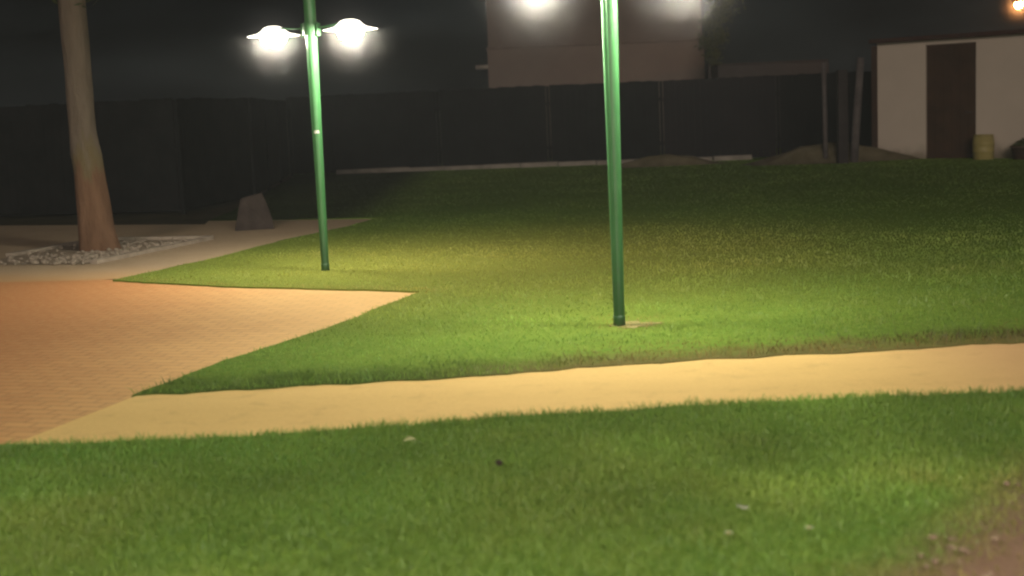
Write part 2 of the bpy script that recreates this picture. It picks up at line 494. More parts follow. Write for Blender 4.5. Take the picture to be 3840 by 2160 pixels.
def blades(name, poly, bounds, per_m2, h, w, near, clip=None):
    x0, x1, y0, y1 = bounds
    if near:
        n = int((x1 - x0) * (y1 - y0) * per_m2)
        x = RNG.uniform(x0, x1, n); y = RNG.uniform(y0, y1, n)
    else:                                          # thinner and coarser with distance: even cover at every depth
        n = per_m2; u = RNG.random(n); k = 1.6
        # pdf of depth ~ y^-0.6 once the widening strip is counted
        y = (y0 ** .4 + u * (y1 ** .4 - y0 ** .4)) ** 2.5
        x = RNG.uniform(-1, 1, n) * (y * .43 + 1.6)
        w = w * y; h = h * (1 + (y - y0) * .022) * (1 - .62 * sstep(11, 18, y))
    keep = in_poly(x, y, poly)
    # only as wide as the view plus a margin to either side
    keep &= np.abs(x) < y * .43 + 1.6
    if clip is not None: keep &= clip(x, y)
    x, y = x[keep], y[keep]
    if not near: w, h = w[keep], h[keep]
    dens, hm, dry, patch, dark = fields(x, y, near)
    k = RNG.random(len(x)) < dens
    x, y, hm, dry, patch, dark = x[k], y[k], hm[k], dry[k], patch[k], dark[k]
    if not near: w, h = w[k], h[k]
    n = len(x)
    hh = h * hm * RNG.uniform(.55, 1.25, n); ww = w * RNG.uniform(.7, 1.3, n)
    ang = RNG.uniform(0, 2 * np.pi, n); lean = RNG.uniform(.3, 1.35, n)
    la = RNG.uniform(0, 2 * np.pi, n)
    ux, uy = np.cos(ang) * ww / 2, np.sin(ang) * ww / 2
    lx, ly = np.cos(la) * np.sin(lean), np.sin(la) * np.sin(lean); lz = np.cos(lean)
    z0 = .012
    V = np.empty((n, 5, 3), np.float32)
    V[:, 0] = np.stack([x - ux, y - uy, np.full(n, z0)], 1); V[:, 1] = np.stack([x + ux, y + uy, np.full(n, z0)], 1)
    mx, my, mz = x + lx * hh * .35, y + ly * hh * .35, z0 + hh * .55 * (.4 + .6 * lz)
    V[:, 2] = np.stack([mx + ux * .8, my + uy * .8, mz], 1); V[:, 3] = np.stack([mx - ux * .8, my - uy * .8, mz], 1)
    V[:, 4] = np.stack([x + lx * hh, y + ly * hh, z0 + hh * np.maximum(lz, .3)], 1)
    me = bpy.data.meshes.new(name)
    me.vertices.add(n * 5); me.vertices.foreach_set('co', V.reshape(-1))
    b = (np.arange(n) * 5)[:, None]
    loops = (b + np.array([0, 1, 2, 3, 3, 2, 4])[None]).astype(np.int32).reshape(-1)
    me.loops.add(n * 7); me.loops.foreach_set('vertex_index', loops)
    me.polygons.add(n * 2)
    st = ((np.arange(n) * 7)[:, None] + np.array([0, 4])[None]).astype(np.int32).reshape(-1)
    me.polygons.foreach_set('loop_start', st)
    me.polygons.foreach_set('loop_total', np.tile(np.array([4, 3], np.int32), n))
    me.update(calc_edges=True); me.validate()
    g0 = np.array([.140, .300, .052]); g1 = np.array([.285, .41, .080]); dr = np.array([.42, .285, .10])
    rnd = np.clip(patch * 1.1 - .05 + RNG.normal(0, .14, n), 0, 1)[:, None]
    col = g0 * (1 - rnd) + g1 * rnd
    dsel = (dry * 1.0 + RNG.normal(0, .12, n) * (.3 + dry))[:, None].clip(0, 1)
    col = col * (1 - dsel) + dr * dsel * RNG.uniform(.6, 1.2, (n, 1))
    col *= RNG.uniform(.86, 1.1, (n, 1)) * (.72 + .55 * N2(x * 1.9 + 50, y * 2.6 + 50) * N1(x * .7 + 9, y * .9 + 9) * 1.7)[:, None]
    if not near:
        ol = (.8 * sstep(5.6, .8, np.hypot((x + .1) * .85, y - 14.4)) * (.75 + .5 * patch))[:, None].clip(0, 1)  # same yellow pool of lamp light put into the blade colour
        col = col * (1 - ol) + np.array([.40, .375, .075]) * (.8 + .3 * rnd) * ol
    if not near: col *= 1.1
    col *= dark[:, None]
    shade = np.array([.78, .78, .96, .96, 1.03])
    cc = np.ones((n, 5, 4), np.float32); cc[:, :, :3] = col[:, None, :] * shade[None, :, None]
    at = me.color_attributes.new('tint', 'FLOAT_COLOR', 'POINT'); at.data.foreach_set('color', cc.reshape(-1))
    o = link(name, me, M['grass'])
    return o

g = blades('grass', LAWN_NEAR, (-5, 6, 3.4, 7.4), 9000, .040, .0046, True)
tag(g, 'mown grass in front of the sandy path', kind='stuff')
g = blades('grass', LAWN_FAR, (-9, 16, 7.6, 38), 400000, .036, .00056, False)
tag(g, 'lit grass from the sandy path back to the far fence', kind='stuff')

# ------------------------------------------------------------------ lamp posts
def make_post():
    t = thing('lamp_post', '', 'lamp post')
    bm = bmesh.new()
    seg = 40; H = 3.25
    zs = [0, .02, .3, .8, 1.3, 1.8, 2.2, 2.6, 3.0, H]
    rings = []
    for z in zs:
        k = min(z / 2.4, 1.05); r = .039 + .019 * k
        ring = []
        for i in range(seg):
            a = 2 * math.pi * i / seg
            rr = r
            for ga in (-1.95, 1.2):               # two long grooves of the extruded profile
                d = (a - ga + math.pi) % (2 * math.pi) - math.pi
                if abs(d) < .14: rr = r * .86
            ring.append(bm.verts.new((rr * math.cos(a), rr * math.sin(a), z)))
        rings.append(ring)
    for a, b in zip(rings, rings[1:]):
        for i in range(seg): bm.faces.new((a[i], a[(i + 1) % seg], b[(i + 1) % seg], b[i]))
    bm.faces.new(rings[-1])
    obj('pole', bm, M['green'], t, True)
    bm = bmesh.new()                               # dark sleeve where the pole meets the ground
    lathe(bm, [(.0395, -.03), (.0425, -.03), (.0425, .05), (.041, .06), (.0395, .06)], 32)
    obj('base_sleeve', bm, M['green'], t, True)
    bm = bmesh.new()
    lathe(bm, [(.058, 2.34), (.076, 2.34), (.080, 2.352), (.080, 2.448), (.076, 2.46), (.058, 2.46)], 24)
    c = obj('clamp_collar', bm, M['green'], t)
    for s in (-1, 1):
        bm = bmesh.new(); box(bm, s * .072, s * .104, -.028, .028, 2.325, 2.45, .006)
        obj('clamp_lug', bm, M['green'], c)
    bm = bmesh.new(); lathe(bm, [(.0585, H - .01), (.064, H - .01), (.064, H + .02), (.04, H + .05), (0, H + .06)], 24)
    obj('pole_cap', bm, M['green'], t, True)
    for s in (-1, 1):
        bm = bmesh.new()
        pts = [(s * .09, 0, 2.405), (s * .2, 0, 2.412), (s * .4, 0, 2.43), (s * .505, 0, 2.432)]
        tube(bm, pts, .009, 12)
        arm = obj('lamp_arm', bm, M['green'], t, True)
        x = s * .505
        bm = bmesh.new()                           # wide flat brim with a low opal dome on it
        lathe(bm, [(.0, 2.462), (.05, 2.458), (.095, 2.443), (.125, 2.412), (.16, 2.388), (.262, 2.364), (.268, 2.360), (.262, 2.356), (.16, 2.376), (.122, 2.400), (.09, 2.430), (.05, 2.444), (0, 2.448)], 48, x)
        sh = obj('lamp_shade', bm, M['shade'], t, True)
        bm = bmesh.new()                           # frosted globe below the brim
        lathe(bm, [(0, 2.432), (.05, 2.428), (.095, 2.405), (.122, 2.375), (.130, 2.350), (.122, 2.315), (.100, 2.282), (.06, 2.258), (0, 2.250)], 32, x)
        obj('lamp_globe', bm, M['bulb'], sh, True)
    return t

posts = [
    (.75, 9.6, R(-15), 'green double lamp post rising from bare patch beside the path, lamps cut off above'),
    (-1.88, 13.81, R(-34), 'farther green double lamp post with both glowing saucer lamps in view'),
    (2.55, 2.2, R(60), 'unseen green double lamp post past the right edge, added to light the foreground'),  # this post and the next are out of view, added for foreground light
    (-2.25, 2.7, R(75), 'unseen green double lamp post past the left edge, added to light the foreground'),
]
proto = make_post()
for i, (x, y, rz, lab) in enumerate(posts):
    o = proto if i == 0 else copy_tree(proto)
    o.location = (x, y, .03); o.rotation_euler = (0, 0, rz)
    o.scale = (1, 1, 1.022 if i == 0 else 1)
    tag(o, lab, 'lamp post', 'green double lamp posts on the lawn')

far_post = [o for o in C.objects if o.name.startswith('lamp_post') and abs(o.location.y - 13.81) < .01][0]
bm = bmesh.new()
for k in range(7):
    a0, a1 = [-2.05 + .15 * q + R(34) for q in (k, k + 1)]
    bm.faces.new([bm.verts.new((.0512 * math.cos(a), .0512 * math.sin(a), z)) for a, z in ((a0, 1.37), (a1, 1.37), (a1, 1.40), (a0, 1.40))])
st = obj('white_sticker', bm, simple('white_label', (.5, .5, .46), (.6, .6, .56), 5), far_post)

# ------------------------------------------------------------------ tree and its bed
def make_tree():
    t = thing('tree', 'tall bare-trunked tree standing in the pebble bed', 'tree', (-5.16, 17.25, 0))
    bm = bmesh.new()
    H = 4.2; n = 34; seg = 36; rings = []
    for i in range(n + 1):
        z = -.05 + (H + .05) * i / n
        cx = -.155 * (z / 3.0) + .02 * math.exp(-((z - .9) / .4) ** 2) - .04 * math.sin(z * 1.3); cy = .02 * z
        r = .168 + .035 * math.exp(-max(z, 0) * 3.5) + .045 * max(0, 1.6 - z) / 1.6 - .006 * max(z - 1.6, 0) + .012 * math.exp(-((z - 1.2) / .12) ** 2)
        ring = []
        for k in range(seg):
            a = 2 * math.pi * k / seg
            f = 1 + .10 * noise.noise(Vector((math.cos(a) * 1.6, math.sin(a) * 1.6, z * .8))) + .06 * noise.noise(Vector((math.cos(a) * 3.5, math.sin(a) * 3.5, z * 2.2)))
            f += .16 * math.exp(-max(z, 0) * 4) * max(0, math.cos(3 * a + .8))
            # an old branch scar
            da = (a - 4.45 + math.pi) % (2 * math.pi) - math.pi
            f -= .16 * math.exp(-(da / .3) ** 2 - ((z - 1.62) / .12) ** 2)
            ring.append(bm.verts.new((cx + r * f * math.cos(a), cy + r * f * math.sin(a), z)))
        rings.append(ring)
    for a, b in zip(rings, rings[1:]):
        for k in range(seg): bm.faces.new((a[k], a[(k + 1) % seg], b[(k + 1) % seg], b[k]))
    bm.faces.new(rings[-1])
    obj('trunk', bm, M['bark'], t, True)
    top = Vector((-.22, .08, H - .15))
    rnd = random.Random(3); tips = []
    for i in range(7):
        a = i * 2 * math.pi / 7 + rnd.uniform(-.3, .3); L = rnd.uniform(1.5, 2.4); el = rnd.uniform(.5, 1.1)
        d = Vector((math.cos(a) * math.cos(el), math.sin(a) * math.cos(el), math.sin(el)))
        p = [top + Vector((0, 0, -.3))]; 
        for k in range(1, 6): p.append(top + d * L * k / 5 + Vector((rnd.uniform(-.1, .1), rnd.uniform(-.1, .1), .04 * k)))
        bm = bmesh.new(); tube(bm, p, [.075, .06, .05, .038, .026, .012], 10)
        obj('limb', bm, M['bark'], t, True); tips += p[2:]
    bm = bmesh.new()
    clumps = []
    for p in tips:
        for _ in range(3): clumps.append(p + Vector((rnd.gauss(0, .45), rnd.gauss(0, .45), rnd.gauss(.1, .35))))
    for _ in range(10): clumps.append(Vector((rnd.uniform(-.7, .5), rnd.uniform(-.6, .6), rnd.uniform(3.32, 3.6))))
    for c in clumps:
        for _ in range(55):
            q = c + Vector((rnd.gauss(0, .2), rnd.gauss(0, .2), rnd.gauss(0, .15)))
            s = rnd.uniform(.03, .06)
            u = Vector((rnd.gauss(0, 1), rnd.gauss(0, 1), rnd.gauss(0, .5))).normalized(); v = u.orthogonal().normalized()
            bm.faces.new([bm.verts.new(q + w) for w in (u * s * 1.7, v * s * .6, -u * s * 1.7, -v * s * .6)])
    me = bpy.data.meshes.new('crown'); bm.to_mesh(me); bm.free()
    link('crown', me, M['leaf'], t)
make_tree()

A = Vector((-4.77, 15.42)); e1 = Vector((.83, 2.63)).normalized(); e2 = Vector((-e1.y, e1.x)); LB, WB = 2.76, 1.75
def bedp(u, v): return A + e1 * u + e2 * v
bed = thing('tree_bed', 'white pebble bed with pale stone kerbs around the tree trunk', 'planting bed', (A.x, A.y, 0), math.atan2(e1.y, e1.x))
def kerb_run(u0, u1, v0, v1, n, along):
    bm = bmesh.new()
    for k in range(n):
        if along: box(bm, u0 + (u1 - u0) * k / n + .004, u0 + (u1 - u0) * (k + 1) / n - .004, v0, v1, -.02, .055 + random.uniform(-.004, .004), .008)
        else: box(bm, u0, u1, v0 + (v1 - v0) * k / n + .004, v0 + (v1 - v0) * (k + 1) / n - .004, -.02, .055 + random.uniform(-.004, .004), .008)
    obj('kerb', bm, M['kerb'], bed)
kerb_run(.1, LB, -.05, .05, 5, True); kerb_run(.9, LB, WB - .05, WB + .05, 4, True); kerb_run(LB + .003, LB + .09, 0, WB, 3, False)
bm = bmesh.new()
vs = [bm.verts.new((u, v, .014)) for u, v in ((.05, .06), (LB - .01, .06), (LB - .01, WB - .06), (.05, WB - .06))]; bm.faces.new(vs)
obj('bed_floor', bm, simple('bed_grit', (.22, .17, .12), (.36, .29, .215), 14, .9, .2, 0, .6), bed)

def pebble_mesh(pts, smin, smax, seed):
    bm = bmesh.new(); rr = random.Random(seed)
    for (x, y, z) in pts:
        s = rr.uniform(smin, smax)
        m = Matrix.Translation((x, y, z + s * .3)) @ Matrix.Rotation(rr.uniform(0, 6.28), 4, 'Z') @ Matrix.Diagonal((s * rr.uniform(.9, 1.5), s, s * rr.uniform(.5, .8), 1))
        r = bmesh.ops.create_icosphere(bm, subdivisions=1, radius=1, matrix=m)
        for v in r['verts']: v.co += Vector((rr.gauss(0, .1), rr.gauss(0, .1), rr.gauss(0, .1))) * s
    return bm
rr = random.Random(5); P = []
for _ in range(750):
    u, v = rr.uniform(.05, LB - .06), rr.uniform(.05, WB - .06)
    keepp = math.exp(-v / .5) + .25 * rr.random() + (.3 if u < .8 else 0)
    if rr.random() < keepp:
        q = bedp(u, v)
        if math.hypot(q.x + 5.16, q.y - 17.25) > .26: P.append((q.x, q.y, .015))
tag(obj('white_pebbles', pebble_mesh(P, .014, .038, 2), M['pebble'], None, True), 'white pebbles scattered in the tree bed', kind='stuff')
P = []
for _ in range(420):
    x, y = rr.uniform(1.2, 2.6), rr.uniform(3.9, 5.6)
    if x - .79 * y > -2.02 + rr.gauss(0, .22) and x < y * .43 + .5: P.append((x, y, .03))
tag(obj('pebbles', pebble_mesh(P, .006, .017, 8), M['gritstone'], None, True), 'pale pebbles on the bare dirt corner', kind='stuff')

# ------------------------------------------------------------------ standing stone on the back pavement
bm = bmesh.new()
pr = [(-.29, .04), (.27, .0)]
ring = lambda z, x0, x1, d: [bm.verts.new(v) for v in ((x0, -d, z), (x1, -d + .03, z), (x1 - .02, d, z), (x0 + .03, d, z))]
r0 = ring(-.03, -.30, .25, .20); r1 = ring(.10, -.285, .235, .19); r2 = ring(.36, -.225, .16, .15)
r3 = [bm.verts.new(v) for v in ((-.20, -.12, .445), (.10, -.11, .515), (.09, .12, .50), (-.17, .12, .45))]
for a, b in ((r0, r1), (r1, r2), (r2, r3)):
    for k in range(4): bm.faces.new((a[k], a[(k + 1) % 4], b[(k + 1) % 4], b[k]))
bm.faces.new(r3); bm.faces.new(r0)
bmesh.ops.bevel(bm, geom=bm.edges[:], offset=.007, segments=1, affect='EDGES')
bmesh.ops.subdivide_edges(bm, edges=bm.edges[:], cuts=2, use_grid_fill=True)
for v in bm.verts: v.co += Vector((noise.noise(v.co * 7), noise.noise(v.co * 7 + Vector((5, 0, 0))), noise.noise(v.co * 7 + Vector((0, 9, 0))))) * .008
o = obj('stone_block', bm, M['stone'], None, True); o.location = (-3.58, 19.45, .01); o.rotation_euler = (0, 0, R(8))
tag(o, 'rough brown stone block standing on the back pavement', 'stone')

# ------------------------------------------------------------------ fences
def fence(name, label, pts, h, seed, pale=None, posts_every=3.0):
    t = thing(name, label, 'fence', (pts[0][0], pts[0][1], 0))
    ox, oy = pts[0]
    rr = random.Random(seed)
    for (x0, y0), (x1, y1) in zip(pts, pts[1:]):
        L = math.hypot(x1 - x0, y1 - y0); n = max(1, round(L / posts_every)); a = math.atan2(y1 - y0, x1 - x0)
        rot = Matrix.Translation((x0 - ox, y0 - oy, 0)) @ Matrix.Rotation(a, 4, 'Z')
        for k in range(n):
            u0, u1 = L * k / n, L * (k + 1) / n
            hh = h + rr.uniform(-.012, .012)
            bm = bmesh.new()
            m = max(2, int((u1 - u0 - .1) / .15)); st = (u1 - u0 - .1) / m
            for q in range(m):                     # upright boards
                box(bm, u0 + .05 + q * st + .001, u0 + .05 + (q + 1) * st - .001, -.012 + rr.uniform(-.001, .001), .012, .06, hh + rr.uniform(-.012, .012))
            box(bm, u0 + .04, u1 - .04, .015, .055, .45, .53); box(bm, u0 + .04, u1 - .04, .015, .055, hh - .5, hh - .42)
            bm.transform(rot)
            wx = x0 + (u0 + u1) / 2 * math.cos(a)
            isp = pale and pale[0] < wx < pale[1]
            p = obj('fence_panel', bm, M['fence_pale'] if isp else M['fence'], t)
            if isp: p['label'] = 'paler fence panel'
            bm = bmesh.new(); box(bm, u0 - .035, u0 + .035, -.04, .03, -.05, h - .02, .006); bm.transform(rot)
            obj('fence_post', bm, M['fence'], t)
    return t
fence('board_fence', 'long dark board fence closing off the far side of the lawn', [(-5.6, 35.9), (-1.7, 35.3), (9.5, 33.4)], 2.05, 1, (3.4, 8.0))
fence('board_fence', 'near-black board fence behind the tree at the left', [(-16, 26.4), (-9.0, 24.0), (-5.5, 23.2), (-4.9, 26.5), (-5.65, 35.85)], 1.95, 2)
bm = bmesh.new()
for k in range(11):
    x0 = -4.4 + k * .95; y0 = 35.2 - (x0 + 1.7) * .17
    vs = box(bm, x0, x0 + .94, y0 - .20, y0 - .05, 0, .125 + random.uniform(-.01, .012), .012)
tag(obj('kerb_wall', bm, M['concrete']), 'low pale concrete edging along the foot of the far fence', 'edging')

# ------------------------------------------------------------------ building behind the fence
b = thing('house', 'pale brown plastered house wall rising above the far fence', 'building', (-.44, 42, 0))
bm = bmesh.new(); box(bm, 0, 6.55, 0, 6, 0, 3.28); obj('wall', bm, M['wall'], b)
bm = bmesh.new(); box(bm, -.03, 6.58, -.05, 6, 3.283, 3.345, .01); obj('ledge', bm, M['ledge'], b)
bm = bmesh.new(); box(bm, .03, 6.5, .06, 6, 3.348, 5.2); obj('upper_wall', bm, mat_plaster('upper_plaster', (.085, .068, .06), (.165, .132, .115), (.08, .065, .05)), b)
bm = bmesh.new()
vs = [bm.verts.new(v) for v in ((-.3, -.4, 5.203), (6.9, -.4, 5.203), (6.9, 6.3, 5.203), (-.3, 6.3, 5.203), (-.3, 2.95, 6.7), (6.9, 2.95, 6.7))]
for f in ((0, 1, 5, 4), (3, 4, 5, 2), (0, 4, 3), (1, 2, 5), (0, 3, 2, 1)): bm.faces.new([vs[i] for i in f])
obj('roof', bm, M['roof'], b)
bm = bmesh.new(); box(bm, -.38, -.003, .1, .9, 2.72, 2.83, .01); obj('eave_bracket', bm, M['concrete'], b)
b = thing('outbuilding', 'dim low wall of an outbuilding right of the house', 'building', (6.2, 40, 0))
bm = bmesh.new(); box(bm, 0, 3.2, 0, 4, 0, 2.45); obj('wall', bm, M['wall_low'], b)
bm = bmesh.new(); box(bm, 0, 3.2, .02, 4, 2.453, 2.52, .01); obj('roof', bm, M['dark_timber'], b)

t = thing('small_tree', 'small dark leafy tree against the right end of the house wall', 'tree', (5.75, 38.5, 0))
bm = bmesh.new(); tube(bm, [(0, 0, -.1), (.05, 0, 1.2), (-.03, 0, 2.4), (.05, 0, 3.4)], [.07, .06, .045, .02], 10); obj('trunk', bm, M['dark_timber'], t, True)
bm = bmesh.new(); rr = random.Random(21)
for cx, cz, sx_, sz_ in ((.1, 3.6, .25, .25), (.35, 3.9, .3, .25), (-.1, 3.1, .16, .2), (.1, 2.7, .15, .2), (.5, 4.3, .35, .25), (.3, 3.2, .2, .2)):
    for _ in range(150):
        q = Vector((cx + rr.gauss(0, sx_ * .6), rr.gauss(0, .2), cz + rr.gauss(0, sz_ * .6))); l = rr.uniform(.03, .06)
        u = Vector((rr.gauss(0, 1), rr.gauss(0, .6), rr.gauss(0, 1))).normalized(); v = u.orthogonal().normalized()
        bm.faces.new([bm.verts.new(q + w) for w in (u * l * 1.6, v * l * .7, -u * l * 1.6, -v * l * .7)])
me = bpy.data.meshes.new('crown'); bm.to_mesh(me); bm.free(); link('crown', me, M['leaf'], t)

# ------------------------------------------------------------------ shed on the right
wd = Vector((2.49, -2.23)).normalized(); wa = math.atan2(wd.y, wd.x)
sh = thing('shed', 'white plastered shed with brown door and dark flat roof', 'shed', (8.49, 31.43, 0), wa)
def quad_wall(bm, u0, u1, z0, z1, v0=0, v1=.15): box(bm, u0, u1, v0, v1, z0, z1)
DU0, DU1, DH, WH, LW = 1.15, 2.30, 2.52, 2.62, 6.5
bm = bmesh.new()
quad_wall(bm, 0, DU0, 0, WH); quad_wall(bm, DU1, LW, 0, WH); quad_wall(bm, DU0, DU1, DH, WH)
quad_wall(bm, 0, .15, 0, WH, .153, 4); quad_wall(bm, LW - .15, LW, 0, WH, .153, 4); quad_wall(bm, 0, LW, 0, WH, 4.003, 4.15)
obj('wall', bm, M['white'], sh)
bm = bmesh.new(); box(bm, DU0 + .004, DU1 - .004, .05, .10, .02, DH - .004)
for k in range(1, 6): box(bm, DU0 + .006 + (DU1 - DU0) * k / 6 - .004, DU0 + .006 + (DU1 - DU0) * k / 6 + .004, .043, .049, .03, DH - .02)
dr = obj('door', bm, M['door'], sh)
bm = bmesh.new(); tube(bm, [(DU1 - .12, .044, 1.02), (DU1 - .12, .0, 1.02), (DU1 - .24, -.005, 1.02)], .011, 8); obj('handle', bm, M['dark_metal'], dr)
bm = bmesh.new(); box(bm, -.12, LW + .1, -.18, 4.3, WH + .003, WH + .10, .012); obj('roof', bm, M['roof'], sh)
bm = bmesh.new(); box(bm, -.155, -.004, .0, .12, 0, WH - .05, .01); obj('corner_strip', bm, simple('dark_brown_strip', (.035, .02, .014), (.055, .03, .022), 3, .8), sh)  # dark reddish-brown strip at the left end of the shed wall
def shedp(u, v, z=0):
    n = Vector((-wd.y, wd.x)); q = Vector((8.49, 31.43)) + wd * u + n * v
    return (q.x, q.y, z)
# yellow drum
t = thing('plastic_drum', 'yellow plastic drum standing right of the shed door', 'drum', shedp(2.62, -.36))
bm = bmesh.new(); lathe(bm, [(0, .0), (.19, 0), (.215, .02), (.22, .18), (.228, .19), (.22, .2), (.225, .34), (.232, .35), (.225, .36), (.21, .50), (.19, .515), (.0, .515)], 32); obj('body', bm, M['yellow'], t, True)
bm = bmesh.new(); lathe(bm, [(0, .518), (.2, .518), (.205, .53), (.2, .545), (0, .55)], 32); obj('lid', bm, M['yellow'], t, True)
# dark potted shrub
t = thing('potted_shrub', 'dark bushy shrub in a brown pot against the shed', 'plant', shedp(3.45, -.42))
bm = bmesh.new(); lathe(bm, [(0, 0), (.15, 0), (.2, .26), (.215, .26), (.215, .3), (.19, .3), (.17, .27), (0, .27)], 28); obj('pot', bm, M['pot'], t, True)
bm = bmesh.new(); rr = random.Random(12)
for _ in range(900):
    d = Vector((rr.gauss(0, 1), rr.gauss(0, 1), rr.gauss(0, 1))).normalized() * rr.random() ** .4
    q = Vector((d.x * .36 + .2, d.y * .3, .26 + d.z * .2 + max(d.x, 0) * .15)); s = rr.uniform(.02, .045)
    u = Vector((rr.gauss(0, 1), rr.gauss(0, 1), rr.gauss(0, .6))).normalized(); v = u.orthogonal().normalized()
    bm.faces.new([bm.verts.new(q + w) for w in (u * s * 1.6, v * s * .7, -u * s * 1.6, -v * s * .7)])
me = bpy.data.meshes.new('foliage'); bm.to_mesh(me); bm.free(); link('foliage', me, M['leaf'], t)

# posts left of the shed
bm = bmesh.new(); tube(bm, [(0, 0, -.1), (-.01, 0, 1.2), (-.02, 0, 2.25)], [.055, .05, .05], 14)
o = obj('timber_post', bm, M['timber'], None, True); o.location = (7.1, 30.6, 0); tag(o, 'thin pale upright post on the earth mound', 'post', 'posts beside the shed')
bm = bmesh.new(); tube(bm, [(-.05, 0, -.1), (.04, .02, 1.1), (.14, .05, 2.3)], [.09, .085, .08], 16)
o = obj('timber_post', bm, M['timber'], None, True); o.location = (7.72, 30.4, 0); tag(o, 'thick pale post leaning towards the shed', 'post', 'posts beside the shed')
bm = bmesh.new(); box(bm, -.11, .11, -.09, .09, -.1, 2.05, .015)
o = obj('timber_post', bm, M['dark_timber']); o.location = (7.38, 30.2, 0); tag(o, 'dark squared post between the two pale posts', 'post', 'posts beside the shed')

# earth mounds by the fence
def mound(label, loc, rx, ry, h, seed):
    bm = bmesh.new(); n, k = 10, 40
    prev = None
    c = bm.verts.new((0, 0, h))
    for i in range(1, n + 1):
        f = i / n; ring = []
        for j in range(k):
            a = 2 * math.pi * j / k
            w = 1 + .22 * noise.noise(Vector((math.cos(a) * 1.5 + seed, math.sin(a) * 1.5, 0)))
            x, y = rx * f * w * math.cos(a), ry * f * w * math.sin(a)
            z = h * (math.cos(f * math.pi) * .5 + .5) * (1 + .3 * noise.noise(Vector((x * 2 + seed, y * 2, 1)))) - .02 * f
            ring.append(bm.verts.new((x, y, z)))
        for j in range(k):
            if prev: bm.faces.new((prev[j], ring[j], ring[(j + 1) % k], prev[(j + 1) % k]))
            else: bm.faces.new((c, ring[j], ring[(j + 1) % k]))
        prev = ring
    o = obj('earth_mound', bm, simple('mound_earth', (.09, .08, .045), (.16, .135, .085), 3, .95, .1, 0, .6), None, True); o.location = loc
    tag(o, label, 'mound', 'earth mounds at the far edge of the lawn')
mound('larger earth mound under the posts left of the shed', (7.35, 31.2, .02), 2.5, .9, .44, 1)
mound('lower pale earth mound behind the near lamp post', (3.7, 32.6, .02), 1.7, .5, .26, 4)

# ------------------------------------------------------------------ sodium street light beyond the shed
t = thing('street_light', 'small orange street light glowing above the shed roof', 'street light', (13.15, 34.2, 0))
bm = bmesh.new(); tube(bm, [(0, 0, 0), (0, 0, 3.35), (-.05, -.02, 3.5), (-.2, -.05, 3.56), (-.36, -.08, 3.56)], [.05, .045, .03, .025, .025], 12); obj('pole', bm, M['dark_metal'], t, True)
bm = bmesh.new(); box(bm, -.58, -.30, -.16, 0, 3.555, 3.62, .015); hd = obj('lamp_head', bm, M['dark_metal'], t)
bm = bmesh.new(); lathe(bm, [(0, 3.55), (.06, 3.545), (.085, 3.50), (.07, 3.45), (.03, 3.425), (0, 3.42)], 20, -.46, -.08); obj('lamp_globe', bm, M['sodium'], hd, True)

# ------------------------------------------------------------------ small things lying on the near lawn
def flat_leaf(label, loc, L, W, rz, mat, name, cat, tilt=.25, group=None):
    bm = bmesh.new(); n = 8; prev = None
    for i in range(n + 1):
        f = i / n; w = W * math.sin(math.pi * min(max(f, .04), .97)) ** .8
        z = .012 * math.sin(f * 3) + .004
        row = [bm.verts.new((L * (f - .5), s * w / 2, z + abs(s) * .006)) for s in (-1, 0, 1)]
        if prev:
            for k in range(2): bm.faces.new((prev[k], prev[k + 1], row[k + 1], row[k]))
        prev = row
    o = obj(name, bm, mat, None, True); o.location = loc; o.rotation_euler = (tilt, tilt * .4, rz)
    return tag(o, label, cat, group)
flat_leaf('pale dry leaf lying slanted just below the path', (-0.51, 6.26, .06), .11, .028, R(62), M['straw'], 'fallen_leaf', 'leaf', .5)
def scrap(label, loc, s, seed):
    bm = bmesh.new(); rr = random.Random(seed); n = 5
    g_ = [[bm.verts.new(((i / n - .5) * s * 1.5, (j / n - .5) * s, rr.gauss(0, s * .09) + .01)) for j in range(n + 1)] for i in range(n + 1)]
    for i in range(n):
        for j in range(n): bm.faces.new((g_[i][j], g_[i + 1][j], g_[i + 1][j + 1], g_[i][j + 1]))
    o = obj('paper_scrap', bm, M['paper'], None, True); o.location = loc; o.rotation_euler = (.15, .1, -.35)
    tag(o, label, 'litter')
scrap('crumpled pale scrap of paper on the near lawn', (0.83, 5.00, .058), .028, 3)
def daisy(label, loc):
    t = thing('daisy', label, 'flower', loc, random.uniform(0, 6), 'white flowers in the near lawn')
    bm = bmesh.new(); tube(bm, [(0, 0, -.05), (.003, 0, -.02), (0, 0, .0)], .0015, 6); obj('stem', bm, M['leaf'], t)
    bm = bmesh.new()
    for k in range(13):
        a = 2 * math.pi * k / 13
        d = Vector((math.cos(a), math.sin(a), .12)); u = Vector((-math.sin(a), math.cos(a), 0))
        bm.faces.new([bm.verts.new(q) for q in (d * .003, d * .011 + u * .0032, d * .017, d * .011 - u * .0032)])
    me = bpy.data.meshes.new('petals'); bm.to_mesh(me); bm.free(); link('petals', me, M['petal'], t)
    bm = bmesh.new(); bmesh.ops.create_uvsphere(bm, u_segments=10, v_segments=6, radius=.0042); obj('flower_centre', bm, M['yolk'], t, True)
daisy('white daisy nearer the middle of the near lawn', (0.73, 4.70, .065)); daisy('white daisy nearer the bare dirt corner', (1.02, 4.72, .065))
bm = bmesh.new(); bmesh.ops.create_icosphere(bm, subdivisions=3, radius=.016)
for v in bm.verts: v.co = Vector((v.co.x * 1.1, v.co.y, v.co.z * .8)) * (1 + .35 * noise.noise(v.co * 60))
o = obj('soil_clod', bm, M['clod'], None, True); o.location = (-0.09, 5.84, .055); tag(o, 'small dark clod of soil on the near lawn below the path', 'clod')

# ------------------------------------------------------------------ haze, sky, light, camera
bm = bmesh.new(); box(bm, -45, 45, -12, 75, -.4, 16)
struct(obj('haze', bm, M['haze']), 'thin night haze glowing around the lamps', 'stuff')

